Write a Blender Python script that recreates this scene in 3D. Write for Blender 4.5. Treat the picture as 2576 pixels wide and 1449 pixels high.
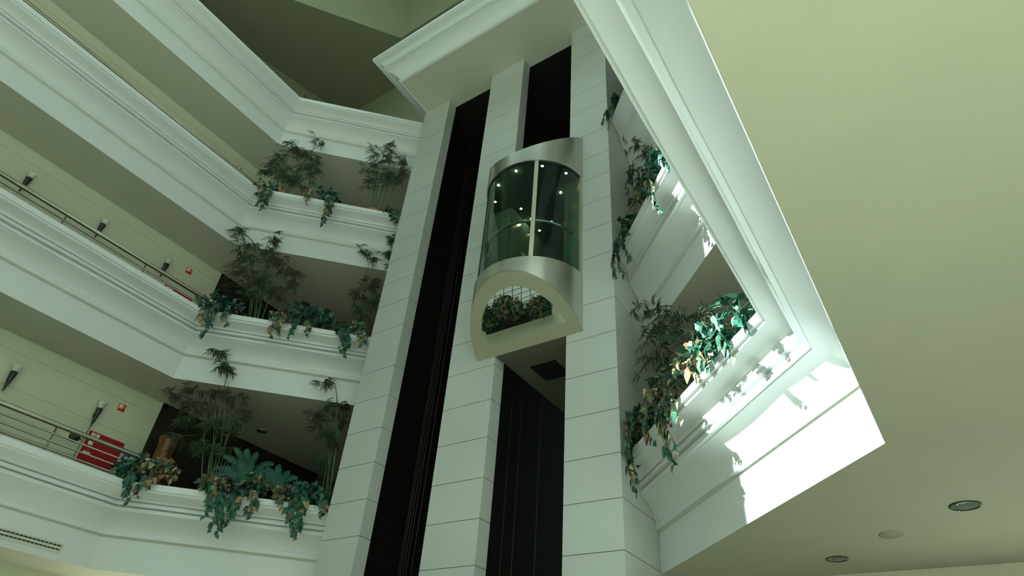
import bpy, bmesh, math, random
from mathutils import Vector, Matrix
S = bpy.context.scene
for o in list(bpy.data.objects): bpy.data.objects.remove(o)

# ---------------------------------------------------------------- camera
# plan units: the tower face stands 1 unit in front of the camera; 1 unit = 6.5 m, eye height 1.6 m
U = 6.5
EYE = 1.6
def W(x, y, z): return Vector((x*U, y*U, z*U+EYE))
camd = bpy.data.cameras.new('camera'); cam = bpy.data.objects.new('camera', camd)
S.collection.objects.link(cam); S.camera = cam
camd.sensor_width = 36.0; camd.lens = 36.0*1576.7/2576; camd.clip_start = .05; camd.clip_end = 300
cr = Vector((0.83245, 0.54992, 0.06781)).normalized()
cf = Vector((-0.47170, 0.63869, 0.60796)).normalized()
cf = (cf-cr*cf.dot(cr)).normalized(); cu = cr.cross(cf)
M = Matrix.Identity(4)
for i in range(3): M[i][0] = cr[i]; M[i][1] = cu[i]; M[i][2] = -cf[i]
M.translation = Vector((0, 0, EYE)); cam.matrix_world = M

# ---------------------------------------------------------------- light
wd = bpy.data.worlds.new('world'); S.world = wd; wd.use_nodes = True
bg = wd.node_tree.nodes['Background']
tcw = wd.node_tree.nodes.new('ShaderNodeTexCoord'); sx = wd.node_tree.nodes.new('ShaderNodeSeparateXYZ'); rw = wd.node_tree.nodes.new('ShaderNodeValToRGB')
wd.node_tree.links.new(tcw.outputs['Generated'], sx.inputs[0]); wd.node_tree.links.new(sx.outputs['Z'], rw.inputs[0]); wd.node_tree.links.new(rw.outputs['Color'], bg.inputs[0])
for i_, (p_, c_) in enumerate([(0.0, (.08,.10,.085,1)), (.35, (.14,.19,.19,1)), (.80, (.74,1.0,1.06,1))]):     # overcast sky, brighter overhead than over the roofs
    el = rw.color_ramp.elements[i_] if i_ < 2 else rw.color_ramp.elements.new(p_)
    el.position = p_; el.color = c_
bg.inputs[1].default_value = 2.55
sl = bpy.data.lights.new('sun', 'SUN'); so = bpy.data.objects.new('sun', sl); S.collection.objects.link(so)
sl.energy = 33; sl.angle = math.radians(.53); sl.color = (.88, 1.0, .93)
SUN = Vector((-.733, -1.0, .55))
so.rotation_euler = SUN.to_track_quat('Z', 'Y').to_euler()
so.location = (0, -30, 25)
S.view_settings.view_transform = 'Standard'; S.view_settings.look = 'None'
S.view_settings.exposure = -0.12; S.view_settings.gamma = 1.0; S.view_settings.use_curve_mapping = False

# ---------------------------------------------------------------- measured plan (units)
XL, XR, SL, SR = -1.6723, -.0318, 2.3997, .6930
X0, X1, X3, X4, X6, X7 = -1.2234, -1.1013, -.9074, -.7699, -.5796, -.4608
Z1, DZ, ZT = .2983, .4966, 1.9834
XW = -1.845; YF = -.85; ZF = -EYE/U
def Z(l): return Z1+(l-1)*DZ
PROF = [(0,0),(0,.036),(0,.0702),(-.0050,.0708),(-.0050,.0740),(.0080,.0747),(.0087,.0758),(.0087,.0848),(.0076,.0866),(.0068,.0876),(.0080,.0915),
        (.0112,.0970),(.0170,.1035),(.0245,.1100),(.0335,.1155),(.0430,.1190),(.0440,.1205),(.0500,.1212),(.0505,.1290),(.0425,.1296),(.0425,.1324),
        (.0558,.1330),(.0560,.1402),(.0480,.1408),(.0480,.1438),(.0560,.1446),(.0580,.1488),(.0635,.1526),(.0715,.1560),(.0800,.1586),(.0848,.1600),(.0856,.1640),(.0900,.1650),(.0900,.1790)]
BACK = [(.0260,.1797),(.0200,.1740),(.0140,.1100),(-.0080,.1094),(-.0080,.0120),(-.0005,.0080),(-.0005,0)]
random.seed(7)

# ---------------------------------------------------------------- materials
def mat(name, col, rough=.6, metal=0.0, var=0.0, scale=2.0, bump=0.0, bscale=30.0, spec=.5, emit=None, es=0.0, island=None, coat=0.0):
    m = bpy.data.materials.new(name); m.use_nodes = True
    nt = m.node_tree; b = nt.nodes['Principled BSDF']
    b.inputs['Base Color'].default_value = (*col, 1); b.inputs['Roughness'].default_value = rough
    b.inputs['Metallic'].default_value = metal; b.inputs['Specular IOR Level'].default_value = spec
    b.inputs['Coat Weight'].default_value = coat
    if emit: b.inputs['Emission Color'].default_value = (*emit, 1); b.inputs['Emission Strength'].default_value = es
    tc = nt.nodes.new('ShaderNodeTexCoord')
    if var:
        n = nt.nodes.new('ShaderNodeTexNoise'); n.inputs['Scale'].default_value = scale; n.inputs['Detail'].default_value = 4
        nt.links.new(tc.outputs['Object'], n.inputs['Vector'])
        r = nt.nodes.new('ShaderNodeValToRGB'); r.color_ramp.elements[0].position = .3; r.color_ramp.elements[1].position = .7
        r.color_ramp.elements[0].color = (*[c*(1-var) for c in col], 1); r.color_ramp.elements[1].color = (*[min(1, c*(1+var)) for c in col], 1)
        nt.links.new(n.outputs['Fac'], r.inputs['Fac']); nt.links.new(r.outputs['Color'], b.inputs['Base Color'])
    if island:
        g = nt.nodes.new('ShaderNodeNewGeometry'); r = nt.nodes.new('ShaderNodeValToRGB'); cr_ = r.color_ramp
        while len(cr_.elements) < len(island): cr_.elements.new(.5)
        for i, c in enumerate(island): cr_.elements[i].position = i/(len(island)-1); cr_.elements[i].color = (*c, 1)
        nt.links.new(g.outputs['Random Per Island'], r.inputs['Fac']); nt.links.new(r.outputs['Color'], b.inputs['Base Color'])
    if bump:
        n = nt.nodes.new('ShaderNodeTexNoise'); n.inputs['Scale'].default_value = bscale; n.inputs['Detail'].default_value = 3
        nt.links.new(tc.outputs['Object'], n.inputs['Vector'])
        bp = nt.nodes.new('ShaderNodeBump'); bp.inputs['Strength'].default_value = bump; bp.inputs['Distance'].default_value = .02
        nt.links.new(n.outputs['Fac'], bp.inputs['Height']); nt.links.new(bp.outputs['Normal'], b.inputs['Normal'])
    return m
def glass(name, tint, refl=.6):
    m = bpy.data.materials.new(name); m.use_nodes = True; nt = m.node_tree; nt.nodes.clear()
    out = nt.nodes.new('ShaderNodeOutputMaterial'); mx = nt.nodes.new('ShaderNodeMixShader')
    t = nt.nodes.new('ShaderNodeBsdfTransparent'); t.inputs[0].default_value = (*tint, 1)
    g = nt.nodes.new('ShaderNodeBsdfGlossy'); g.inputs['Roughness'].default_value = .02
    f = nt.nodes.new('ShaderNodeLayerWeight'); f.inputs[0].default_value = .5
    pw = nt.nodes.new('ShaderNodeMath'); pw.operation = 'POWER'; pw.inputs[1].default_value = 4.0
    k = nt.nodes.new('ShaderNodeMath'); k.operation = 'MULTIPLY_ADD'; k.inputs[1].default_value = refl*.7; k.inputs[2].default_value = .035
    nt.links.new(f.outputs['Facing'], pw.inputs[0]); nt.links.new(pw.outputs[0], k.inputs[0]); nt.links.new(k.outputs[0], mx.inputs[0])
    nt.links.new(t.outputs[0], mx.inputs[1]); nt.links.new(g.outputs[0], mx.inputs[2]); nt.links.new(mx.outputs[0], out.inputs[0])
    return m
def brushed(name, col, rough=.3):
    m = mat(name, col, rough, 1.0); nt = m.node_tree; b = nt.nodes['Principled BSDF']
    tc = nt.nodes.new('ShaderNodeTexCoord'); mp = nt.nodes.new('ShaderNodeMapping'); mp.inputs['Scale'].default_value = (90, 90, .6)
    n = nt.nodes.new('ShaderNodeTexNoise'); n.inputs['Scale'].default_value = 3; n.inputs['Detail'].default_value = 5
    r = nt.nodes.new('ShaderNodeMapRange'); r.inputs['To Min'].default_value = rough-.02; r.inputs['To Max'].default_value = rough+.03
    nt.links.new(tc.outputs['Object'], mp.inputs[0]); nt.links.new(mp.outputs[0], n.inputs['Vector'])
    nt.links.new(n.outputs['Fac'], r.inputs['Value']); nt.links.new(r.outputs[0], b.inputs['Roughness'])
    return m
PL = mat('moulded_plaster', (.72,.74,.75), .42, bump=.05, bscale=1.6, spec=.4)
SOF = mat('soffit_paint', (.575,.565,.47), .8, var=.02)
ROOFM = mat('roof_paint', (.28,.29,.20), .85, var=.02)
STONE = mat('stone_cladding', (.515,.53,.51), .38, var=.035, scale=1.3, spec=.45)
STONE_JOINT = mat('stone_joint', (.16,.15,.12), .8)
SIDE = mat('beige_wall_panel', (.64,.65,.50), .5, var=.02, scale=1.0)
SIDEJ = mat('panel_joint', (.45,.45,.33), .7)
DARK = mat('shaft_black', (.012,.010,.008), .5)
DARKW = mat('dark_wood', (.022,.016,.012), .35, var=.3, scale=3)
FLOOR = mat('floor_tile', (.60,.585,.46), .3, var=.06, scale=.8)
STEEL = brushed('brushed_steel', (.60,.59,.52), .30)
RING = mat('satin_steel', (.60,.57,.46), .38, metal=.85, var=.04, scale=1.5)
CHROME = mat('chrome', (.75,.76,.74), .12, metal=1)
RAIL = mat('dull_rail_steel', (.34,.31,.24), .3, metal=.9)
MIRROR = mat('mirror_glass', (.86,.90,.84), .015, metal=1)
GLASS = glass('lift_glass', (.62,.74,.68), 1.0)
CLEAR = glass('window_glass', (.93,.97,.95), .7)
CUP = mat('bronze_cone', (.05,.045,.04), .35, metal=.5)
FROST = mat('frosted_glass', (.80,.88,.84), .35); FROST.node_tree.nodes['Principled BSDF'].inputs['Alpha'].default_value = .5
RED = mat('red_enamel', (.42,.004,.012), .35)
SIGNRED = mat('sign_red', (.62,.02,.02), .4)
CREAM = mat('sign_cream', (.85,.80,.45), .5)
WHITE = mat('sign_white', (.85,.84,.78), .5)
GRN = mat('sign_green', (.05,.35,.15), .5)
BLACKM = mat('black_plastic', (.02,.02,.02), .4)
TERRA = mat('terracotta', (.62,.17,.06), .7, var=.08, scale=8)
SOIL = mat('soil', (.035,.025,.018), .95, var=.3, scale=20)
ROCK = mat('rock', (.35,.27,.19), .8, var=.25, scale=3, bump=.3, bscale=8)
WOOD = mat('orange_wood', (.17,.06,.02), .35, var=.25, scale=4)
IVYG = mat('ivy_green', (.03,.2,.1), .42, island=[(.005,.032,.020),(.008,.060,.036),(.014,.105,.062),(.009,.050,.036),(.035,.16,.10)], spec=.55)
IVYA = mat('ivy_autumn', (.5,.3,.1), .5, island=[(.22,.23,.10),(.26,.12,.06),(.13,.15,.06),(.40,.36,.18),(.05,.07,.03),(.20,.06,.04),(.27,.27,.16)])
BAML = mat('bamboo_leaf', (.05,.1,.03), .45, island=[(.016,.034,.014),(.028,.052,.020),(.048,.064,.024),(.020,.045,.024),(.055,.070,.034)])
CANE = mat('bamboo_cane', (.10,.17,.07), .45, var=.2, scale=6)
VINE = mat('vine_stem', (.07,.08,.03), .7)
FERNM = mat('fern_leaf', (.03,.22,.12), .5, island=[(.008,.07,.045),(.012,.11,.07),(.02,.15,.10)])
LAMPE = mat('spot_lamp', (1,.9,.6), .4, emit=(1,.80,.30), es=14)
HALO = mat('downlight_glass', (.10,.16,.14), .1, spec=.8)
GREYV = mat('grille_paint', (.62,.64,.54), .6)
CABLE = mat('cable_steel', (.10,.09,.07), .45, metal=.6)
LOBBY = mat('lobby_wall_brown', (.16,.12,.08), .6)
ADDED_DARK = mat('added_dark_floor', (.06,.05,.035), .95, var=.1, scale=10)  # dark layer added on unseen floors to absorb bounce light
MIRROR_PATCH = mat('mirror_bright_patch', (.88,.88,.84), .4)  # near-white, for the bright area in the lift mirror
CONC = mat('exterior_concrete', (.55,.56,.42), .8)

# ---------------------------------------------------------------- mesh helpers (coordinates in plan units unless raw)
class MB:
    def __init__(s): s.v = []; s.f = []; s.sm = []; s.mi = []; s.cur = 0
    def add(s, vs, fs, smooth=False):
        b = len(s.v); s.v += [Vector(v) for v in vs]; s.f += [tuple(b+i for i in f) for f in fs]
        s.sm += [smooth]*len(fs); s.mi += [s.cur]*len(fs); return s
    def box(s, x0, x1, y0, y1, z0, z1):
        P = [W(x, y, z) for x in (x0, x1) for y in (y0, y1) for z in (z0, z1)]
        return s.add(P, [(0,1,3,2),(4,6,7,5),(0,4,5,1),(2,3,7,6),(0,2,6,4),(1,5,7,3)])
    def prism(s, poly, z0, z1):
        n = len(poly); P = [W(x, y, z0) for x, y in poly]+[W(x, y, z1) for x, y in poly]
        return s.add(P, [tuple(range(n-1, -1, -1)), tuple(range(n, 2*n))]+[(i, (i+1) % n, n+(i+1) % n, n+i) for i in range(n)])
    def tube(s, pts, r, n=8, cap=True):      # pts are world vectors, r scalar or list
        pts = [Vector(p) for p in pts]; m = len(pts); rs = r if isinstance(r, (list, tuple)) else [r]*m
        vs = []; fs = []; ref = None
        for i, p in enumerate(pts):
            t = (pts[min(i+1, m-1)]-pts[max(i-1, 0)]).normalized()
            if ref is None: ref = Vector((0,0,1)) if abs(t.z) < .9 else Vector((1,0,0))
            a = t.cross(ref).normalized(); b_ = t.cross(a).normalized(); ref = b_.cross(t) if False else ref
            for k in range(n):
                q = 2*math.pi*k/n; vs.append(p+(a*math.cos(q)+b_*math.sin(q))*rs[i])
        for i in range(m-1):
            for k in range(n): fs.append((i*n+k, i*n+(k+1) % n, (i+1)*n+(k+1) % n, (i+1)*n+k))
        s.add(vs, fs, True)
        if cap: 
            b = len(s.v)-m*n; s.f += [tuple(b+k for k in range(n-1, -1, -1)), tuple(b+(m-1)*n+k for k in range(n))]; s.sm += [False]*2; s.mi += [s.cur]*2
        return s
    def lathe(s, c, prof, n=24, axis=Vector((0,0,1))):   # c world point; prof [(r, h)] metres along axis
        axis = axis.normalized(); a = axis.orthogonal().normalized(); b_ = axis.cross(a)
        vs = []; fs = []; m = len(prof)
        for r, h in prof:
            for k in range(n):
                q = 2*math.pi*k/n; vs.append(c+axis*h+(a*math.cos(q)+b_*math.sin(q))*max(r, 1e-4))
        for i in range(m-1):
            for k in range(n): fs.append((i*n+k, i*n+(k+1) % n, (i+1)*n+(k+1) % n, (i+1)*n+k))
        return s.add(vs, fs, True)
    def quad(s, a, b, c, d): return s.add([a, b, c, d], [(0,1,2,3)])
    def build(s, name, m, parent=None, label=None, bevel=0):
        off = parent['_o'] if parent and '_o' in parent else None
        o3 = Vector(off) if off is not None else Vector((0,0,0))
        me = bpy.data.meshes.new(name); me.from_pydata([v-o3 for v in s.v], [], s.f); me.update()
        for mm in (m if isinstance(m, (list, tuple)) else [m]): me.materials.append(mm)
        me.polygons.foreach_set('use_smooth', s.sm); me.polygons.foreach_set('material_index', s.mi)
        bm = bmesh.new(); bm.from_mesh(me)
        if not getattr(s, 'open', False): bmesh.ops.recalc_face_normals(bm, faces=bm.faces)
        bm.to_mesh(me); bm.free()
        o = bpy.data.objects.new(name, me); S.collection.objects.link(o)
        if parent:
            o.parent = parent
            if parent.type == 'MESH': o['_o'] = parent['_o']
            else: o['_o'] = parent['_o']
        if label: o['label'] = label
        if bevel:
            bv = o.modifiers.new('bevel', 'BEVEL'); bv.width = bevel; bv.segments = 2; bv.limit_method = 'ANGLE'
        return o
def struct(name, mb, m, bevel=0):
    o = mb.build(name, m, bevel=bevel); o['kind'] = 'structure'; return o
def thing(name, label, cat, loc, group=None):
    o = bpy.data.objects.new(name, None); S.collection.objects.link(o); o.location = loc; o.empty_display_size = .2
    o['label'] = label; o['category'] = cat; o['_o'] = list(loc)
    if group: o['group'] = group
    return o
def tagm(o, label, cat, group=None):
    o['label'] = label; o['category'] = cat
    if group: o['group'] = group
    return o
IVY=[('L',3,(-1.585,0.715,1.473),0.04,0.029,[(-1.559,0.699,1.384),(-1.546,0.713,1.413),(-1.547,0.711,1.371)],0.3),
('L',3,(-1.489,0.812,1.486),0.02,0.013,[(-1.459,0.799,1.433)],0.9),
('L',3,(-1.444,0.857,1.5),0.038,0.016,[(-1.409,0.85,1.354),(-1.409,0.849,1.401),(-1.402,0.856,1.412)],0.2),
('L',3,(-1.287,1.014,1.473),0.03,0.016,[(-1.252,1.006,1.413),(-1.246,1.012,1.424)],0.25),
('L',2,(-1.572,0.729,1.005),0.069,0.023,[(-1.553,0.705,0.878),(-1.557,0.702,0.917),(-1.52,0.738,0.927),(-1.551,0.707,0.925)],0.25),
('L',2,(-1.602,0.699,0.973),0.023,0.011,[(-1.567,0.692,0.921)],0.9),
('L',2,(-1.448,0.853,0.991),0.041,0.021,[(-1.434,0.824,0.914),(-1.421,0.837,0.926)],0.7),
('L',2,(-1.398,0.903,1.019),0.071,0.024,[(-1.401,0.857,0.923),(-1.37,0.889,0.943)],0.1),
('L',2,(-1.325,0.976,0.984),0.023,0.018,[(-1.284,0.974,0.893),(-1.297,0.962,0.91),(-1.296,0.963,0.937)],0.05),
('L',2,(-1.293,1.008,0.997),0.021,0.018,[(-1.255,1.003,0.932),(-1.266,0.992,0.945)],0.7),
('L',1,(-1.601,0.7,0.507),0.038,0.027,[(-1.564,0.694,0.452),(-1.559,0.699,0.425)],0.03),
('L',1,(-1.561,0.74,0.516),0.043,0.024,[(-1.548,0.71,0.441),(-1.536,0.722,0.464)],0.75),
('L',1,(-1.464,0.836,0.498),0.034,0.024,[(-1.436,0.822,0.458)],0.6),
('L',1,(-1.446,0.854,0.479),0.043,0.012,[(-1.419,0.839,0.388),(-1.435,0.823,0.416),(-1.395,0.864,0.406),(-1.392,0.867,0.434),(-1.408,0.851,0.381)],0.0),
('L',1,(-1.396,0.904,0.509),0.029,0.025,[(-1.365,0.893,0.429),(-1.371,0.887,0.442)],0.6),
('L',1,(-1.348,0.952,0.495),0.025,0.02,[(-1.318,0.94,0.461)],0.8),
('L',1,(-1.314,0.987,0.505),0.049,0.025,[(-1.283,0.975,0.394),(-1.296,0.962,0.41),(-1.282,0.976,0.421),(-1.309,0.95,0.44)],0.1),
('L',1,(-1.28,1.021,0.495),0.015,0.02,[(-1.253,1.005,0.452),(-1.25,1.009,0.46)],0.2),
('R',1,(-0.153,0.747,0.523),0.025,0.015,[(-0.135,0.687,0.448)],0.0),
('R',1,(-0.2,0.794,0.523),0.026,0.018,[(-0.163,0.715,0.434),(-0.2,0.752,0.468)],0.2),
('R',1,(-0.265,0.859,0.523),0.025,0.013,[(-0.232,0.784,0.458)],0.8),
('R',1,(-0.314,0.908,0.527),0.027,0.017,[(-0.286,0.838,0.458)],0.6),
('R',1,(-0.355,0.949,0.514),0.029,0.026,[(-0.31,0.862,0.371),(-0.298,0.85,0.383),(-0.311,0.863,0.435),(-0.282,0.833,0.423)],0.55),
('R',1,(-0.439,1.033,0.502),0.03,0.041,[(-0.419,0.971,0.381),(-0.409,0.96,0.393),(-0.428,0.98,0.427)],0.35),
('R',2,(-0.276,0.87,1.023),0.021,0.025,[(-0.239,0.791,0.901)],0.0),
('R',2,(-0.324,0.918,1.015),0.028,0.026,[(-0.28,0.831,0.853),(-0.29,0.842,0.878)],0.45),
('R',2,(-0.413,1.007,1.03),0.014,0.019,[(-0.394,0.946,0.935)],0.1),
('R',2,(-0.471,1.065,1.033),0.024,0.019,[(-0.453,1.005,0.878),(-0.419,0.971,0.852),(-0.385,0.937,0.851)],0.2),
('R',3,(-0.451,1.045,1.539),0.023,0.029,[(-0.493,1.044,1.493),(-0.46,1.011,1.42)],0.15),
('R',1,(-0.226,0.82,0.521),0.018,0.013,[(-0.211,0.762,0.457)],0.2),
('R',1,(-0.396,0.99,0.515),0.022,0.02,[(-0.357,0.908,0.433)],0.3),
('L',1,(-1.41,0.891,0.493),0.039,0.016,[(-1.39,0.868,0.448)],0.05)]
BAM=[('L',3,(-1.606,.758,1.534),[((-1.564,0.807,1.536),(-1.61,0.747,1.734)),((-1.551,0.821,1.541),(-1.557,0.8,1.779)),((-1.56,0.812,1.538),(-1.539,0.818,1.821))],[(-1.607,0.75,1.746,0.066,0.032),(-1.625,0.732,1.662,0.057,0.043),(-1.574,0.783,1.705,0.058,0.036),(-1.551,0.807,1.8,0.033,0.021),(-1.6,0.757,1.61,0.077,0.042),(-1.54,0.817,1.655,0.043,0.05),(-1.561,0.796,1.584,0.07,0.035),(-1.642,0.715,1.603,0.028,0.028),(-1.536,0.821,1.7,0.036,0.026)]),
('L',3,(-1.374,.990,1.542),[((-1.371,1.001,1.551),(-1.38,0.977,1.743)),((-1.366,1.006,1.553),(-1.358,0.999,1.854))],[(-1.399,0.958,1.802,0.033,0.033),(-1.363,0.994,1.852,0.034,0.027),(-1.33,1.028,1.797,0.03,0.03),(-1.363,0.994,1.772,0.037,0.037),(-1.402,0.955,1.712,0.037,0.029),(-1.367,0.99,1.683,0.051,0.036),(-1.392,0.965,1.642,0.036,0.032),(-1.338,1.02,1.695,0.037,0.044),(-1.318,1.039,1.746,0.022,0.03)]),
('L',2,(-1.551,0.82,1.018),[((-1.563,0.808,1.019),(-1.568,0.789,1.233)),((-1.552,0.819,1.022),(-1.576,0.781,1.298)),((-1.544,0.827,1.025),(-1.595,0.762,1.274)),((-1.561,0.81,1.027),(-1.536,0.821,1.227)),((-1.604,0.767,1.282),(-1.642,0.715,1.327))],[(-1.64,0.717,1.319,0.036,0.018),(-1.563,0.795,1.311,0.028,0.032),(-1.611,0.746,1.269,0.051,0.019),(-1.561,0.796,1.26,0.038,0.026),(-1.601,0.756,1.205,0.056,0.038),(-1.545,0.813,1.224,0.044,0.032),(-1.607,0.75,1.155,0.055,0.037),(-1.564,0.793,1.153,0.062,0.043),(-1.51,0.847,1.203,0.044,0.031),(-1.489,0.869,1.162,0.025,0.031),(-1.567,0.79,1.09,0.054,0.042),(-1.52,0.837,1.105,0.055,0.043)]),
('L',2,(-1.319,1.053,1.031),[((-1.321,1.05,1.038),(-1.343,1.014,1.308)),((-1.316,1.056,1.039),(-1.332,1.025,1.261))],[(-1.359,0.998,1.32,0.024,0.02),(-1.333,1.024,1.303,0.033,0.018),(-1.331,1.026,1.195,0.032,0.023),(-1.347,1.01,1.15,0.038,0.028),(-1.31,1.047,1.138,0.031,0.038),(-1.331,1.026,1.101,0.031,0.025),(-1.314,1.043,1.201,0.019,0.026)]),
('L',2,(-1.281,1.09,1.02),[((-1.281,1.09,1.02),(-1.297,1.061,1.341))],[(-1.303,1.054,1.393,0.014,0.019),(-1.299,1.058,1.337,0.019,0.021),(-1.296,1.061,1.289,0.016,0.018)]),
('L',1,(-1.52,0.852,0.501),[((-1.548,0.824,0.5),(-1.557,0.8,0.684)),((-1.536,0.835,0.5),(-1.551,0.807,0.732)),((-1.524,0.848,0.503),(-1.543,0.814,0.746)),((-1.514,0.858,0.505),(-1.543,0.814,0.795)),((-1.53,0.841,0.502),(-1.51,0.847,0.683)),((-1.552,0.819,0.75),(-1.561,0.796,0.854))],[(-1.584,0.773,0.87,0.028,0.018),(-1.551,0.806,0.828,0.022,0.02),(-1.567,0.79,0.833,0.024,0.016),(-1.627,0.73,0.731,0.037,0.013),(-1.596,0.762,0.751,0.038,0.015),(-1.56,0.798,0.754,0.043,0.015),(-1.599,0.758,0.709,0.042,0.017),(-1.562,0.795,0.706,0.042,0.021),(-1.523,0.835,0.739,0.032,0.027),(-1.496,0.861,0.704,0.032,0.019),(-1.588,0.769,0.665,0.042,0.026),(-1.545,0.812,0.664,0.047,0.031),(-1.501,0.856,0.662,0.037,0.032),(-1.587,0.77,0.61,0.026,0.026),(-1.549,0.808,0.597,0.051,0.031),(-1.507,0.85,0.595,0.041,0.026)]),
('L',1,(-1.31,1.061,0.499),[((-1.323,1.048,0.506),(-1.321,1.037,0.703)),((-1.316,1.055,0.507),(-1.321,1.037,0.727)),((-1.307,1.064,0.509),(-1.317,1.04,0.752)),((-1.332,1.039,0.73),(-1.346,1.012,0.838))],[(-1.368,0.99,0.829,0.029,0.02),(-1.36,0.997,0.735,0.027,0.022),(-1.341,1.016,0.758,0.028,0.017),(-1.316,1.041,0.77,0.013,0.017),(-1.355,1.002,0.707,0.027,0.022),(-1.337,1.02,0.688,0.027,0.022),(-1.319,1.039,0.669,0.021,0.027),(-1.333,1.024,0.604,0.026,0.015),(-1.313,1.044,0.728,0.011,0.022)]),
('R',1,(-0.303,0.967,0.586),[((-0.308,0.973,0.59),(-0.331,0.982,0.745)),((-0.292,0.957,0.578),(-0.25,0.901,0.64)),((-0.303,0.967,0.586),(-0.38,1.031,0.704)),((-0.338,1.003,0.761),(-0.398,1.049,0.795))],[(-0.421,1.072,0.812,0.022,0.012),(-0.376,1.027,0.784,0.021,0.01),(-0.352,1.003,0.746,0.012,0.016),(-0.39,1.04,0.742,0.025,0.021),(-0.351,1.001,0.706,0.027,0.016),(-0.323,0.974,0.709,0.015,0.011),(-0.249,0.899,0.647,0.028,0.01),(-0.271,0.922,0.647,0.025,0.014),(-0.225,0.876,0.604,0.013,0.01),(-0.381,1.032,0.695,0.028,0.02),(-0.308,0.959,0.641,0.029,0.018),(-0.399,1.05,0.673,0.02,0.016),(-0.348,0.998,0.635,0.023,0.019),(-0.418,1.069,0.641,0.02,0.01),(-0.248,0.898,0.596,0.02,0.013)]),
('R',2,(-0.369,1.034,1.111),[((-0.369,1.034,1.111),(-0.336,0.986,1.217)),((-0.369,1.034,1.111),(-0.419,1.07,1.25)),((-0.343,1.008,1.243),(-0.391,1.041,1.322))],[(-0.408,1.059,1.352,0.032,0.015),(-0.368,1.018,1.261,0.02,0.02),(-0.447,1.097,1.292,0.024,0.013),(-0.408,1.059,1.256,0.021,0.012),(-0.422,1.072,1.224,0.021,0.012),(-0.315,0.965,1.175,0.014,0.014),(-0.435,1.086,1.191,0.015,0.021)])]
FERN=[('L',1,(-1.438,0.891,0.513),[(-1.474,0.827,0.538),(-1.468,0.832,0.571),(-1.453,0.847,0.595),(-1.433,0.867,0.599),(-1.411,0.889,0.593),(-1.378,0.922,0.569),(-1.381,0.92,0.547),(-1.476,0.825,0.518),(-1.44,0.861,0.566),(-1.412,0.888,0.567),(-1.424,0.876,0.493)]),
('L',1,(-1.381,0.948,0.506),[(-1.399,0.901,0.538),(-1.389,0.911,0.556),(-1.372,0.929,0.57),(-1.347,0.953,0.554),(-1.331,0.969,0.542),(-1.352,0.948,0.543)]),
('L',3,(-1.471,0.858,1.514),[(-1.491,0.81,1.55),(-1.477,0.824,1.526),(-1.44,0.861,1.53),(-1.471,0.829,1.547),(-1.425,0.876,1.526),(-1.395,0.906,1.522)]),
('R',1,(-0.26,0.882,0.53),[(-0.354,0.948,0.638),(-0.246,0.84,0.562),(-0.319,0.913,0.571),(-0.267,0.861,0.573),(-0.305,0.899,0.582),(-0.22,0.814,0.525)]),
('R',2,(-0.436,1.058,1.044),[(-0.384,0.978,1.043),(-0.41,1.004,1.053),(-0.376,0.97,1.001),(-0.43,1.024,1.052)])]

# ---------------------------------------------------------------- structure
def slab_path(side):
    if side == 'L': return [(XL, YF), (XL, SL+XL)], [(1, 0), (.70711, -.70711)]
    return [(XR, YF), (XR, SR-XR)], [(-1, 0), (-.70711, -.70711)]
def sweep(profile, path, normals, ends, z0, mb, wav=0):
    # path interior vertices are mitred; ends(i, n) gives the plan point of the first / last section for offset n
    secs = []
    for i in range(len(path)):
        sec = []
        for n, d in profile:
            if i == 0 or i == len(path)-1: x, y = ends(i, n)
            else:
                n1 = Vector(normals[i-1]); n2 = Vector(normals[i]); m = (n1+n2)/(1+n1.dot(n2))
                x, y = path[i][0]+m.x*n, path[i][1]+m.y*n
            sec.append(W(x, y, z0+d))
        secs.append(sec)
    k = len(profile); out = []
    for i in range(len(path)-1):          # hand-run plaster: the mouldings waver by a few millimetres
        L_ = (secs[i+1][0]-secs[i][0]).length; m = max(1, int(L_/.3)) if wav else 1
        for q in range(m if i < len(path)-2 else m+1):
            f = q/m; edge = min(1, f*6, (1-f)*6)
            row = []
            for j in range(k):
                p = secs[i][j].lerp(secs[i+1][j], f)
                if wav and 6 < j < len(PROF)-1:
                    ph = L_*f*.9+i*3+z0*7+j*.13; a = wav*edge
                    p = p+Vector((0, 0, a*(math.sin(ph*1.7)+.6*math.sin(ph*4.1+1))))+Vector((normals[i][0], normals[i][1], 0))*a*(math.sin(ph*2.3+2)+.5*math.sin(ph*5.3))
                row.append(p)
            out.append(row)
    secs = out; path = out; vs = [p for s_ in secs for p in s_]; fs = []
    for i in range(len(path)-1):
        for j in range(k): fs.append((i*k+j, i*k+(j+1) % k, (i+1)*k+(j+1) % k, (i+1)*k+j))
    fs += [tuple(range(k-1, -1, -1)), tuple((len(path)-1)*k+j for j in range(k))]
    mb.add(vs, fs); return mb
FULL = PROF+BACK
tn = 0
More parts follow.
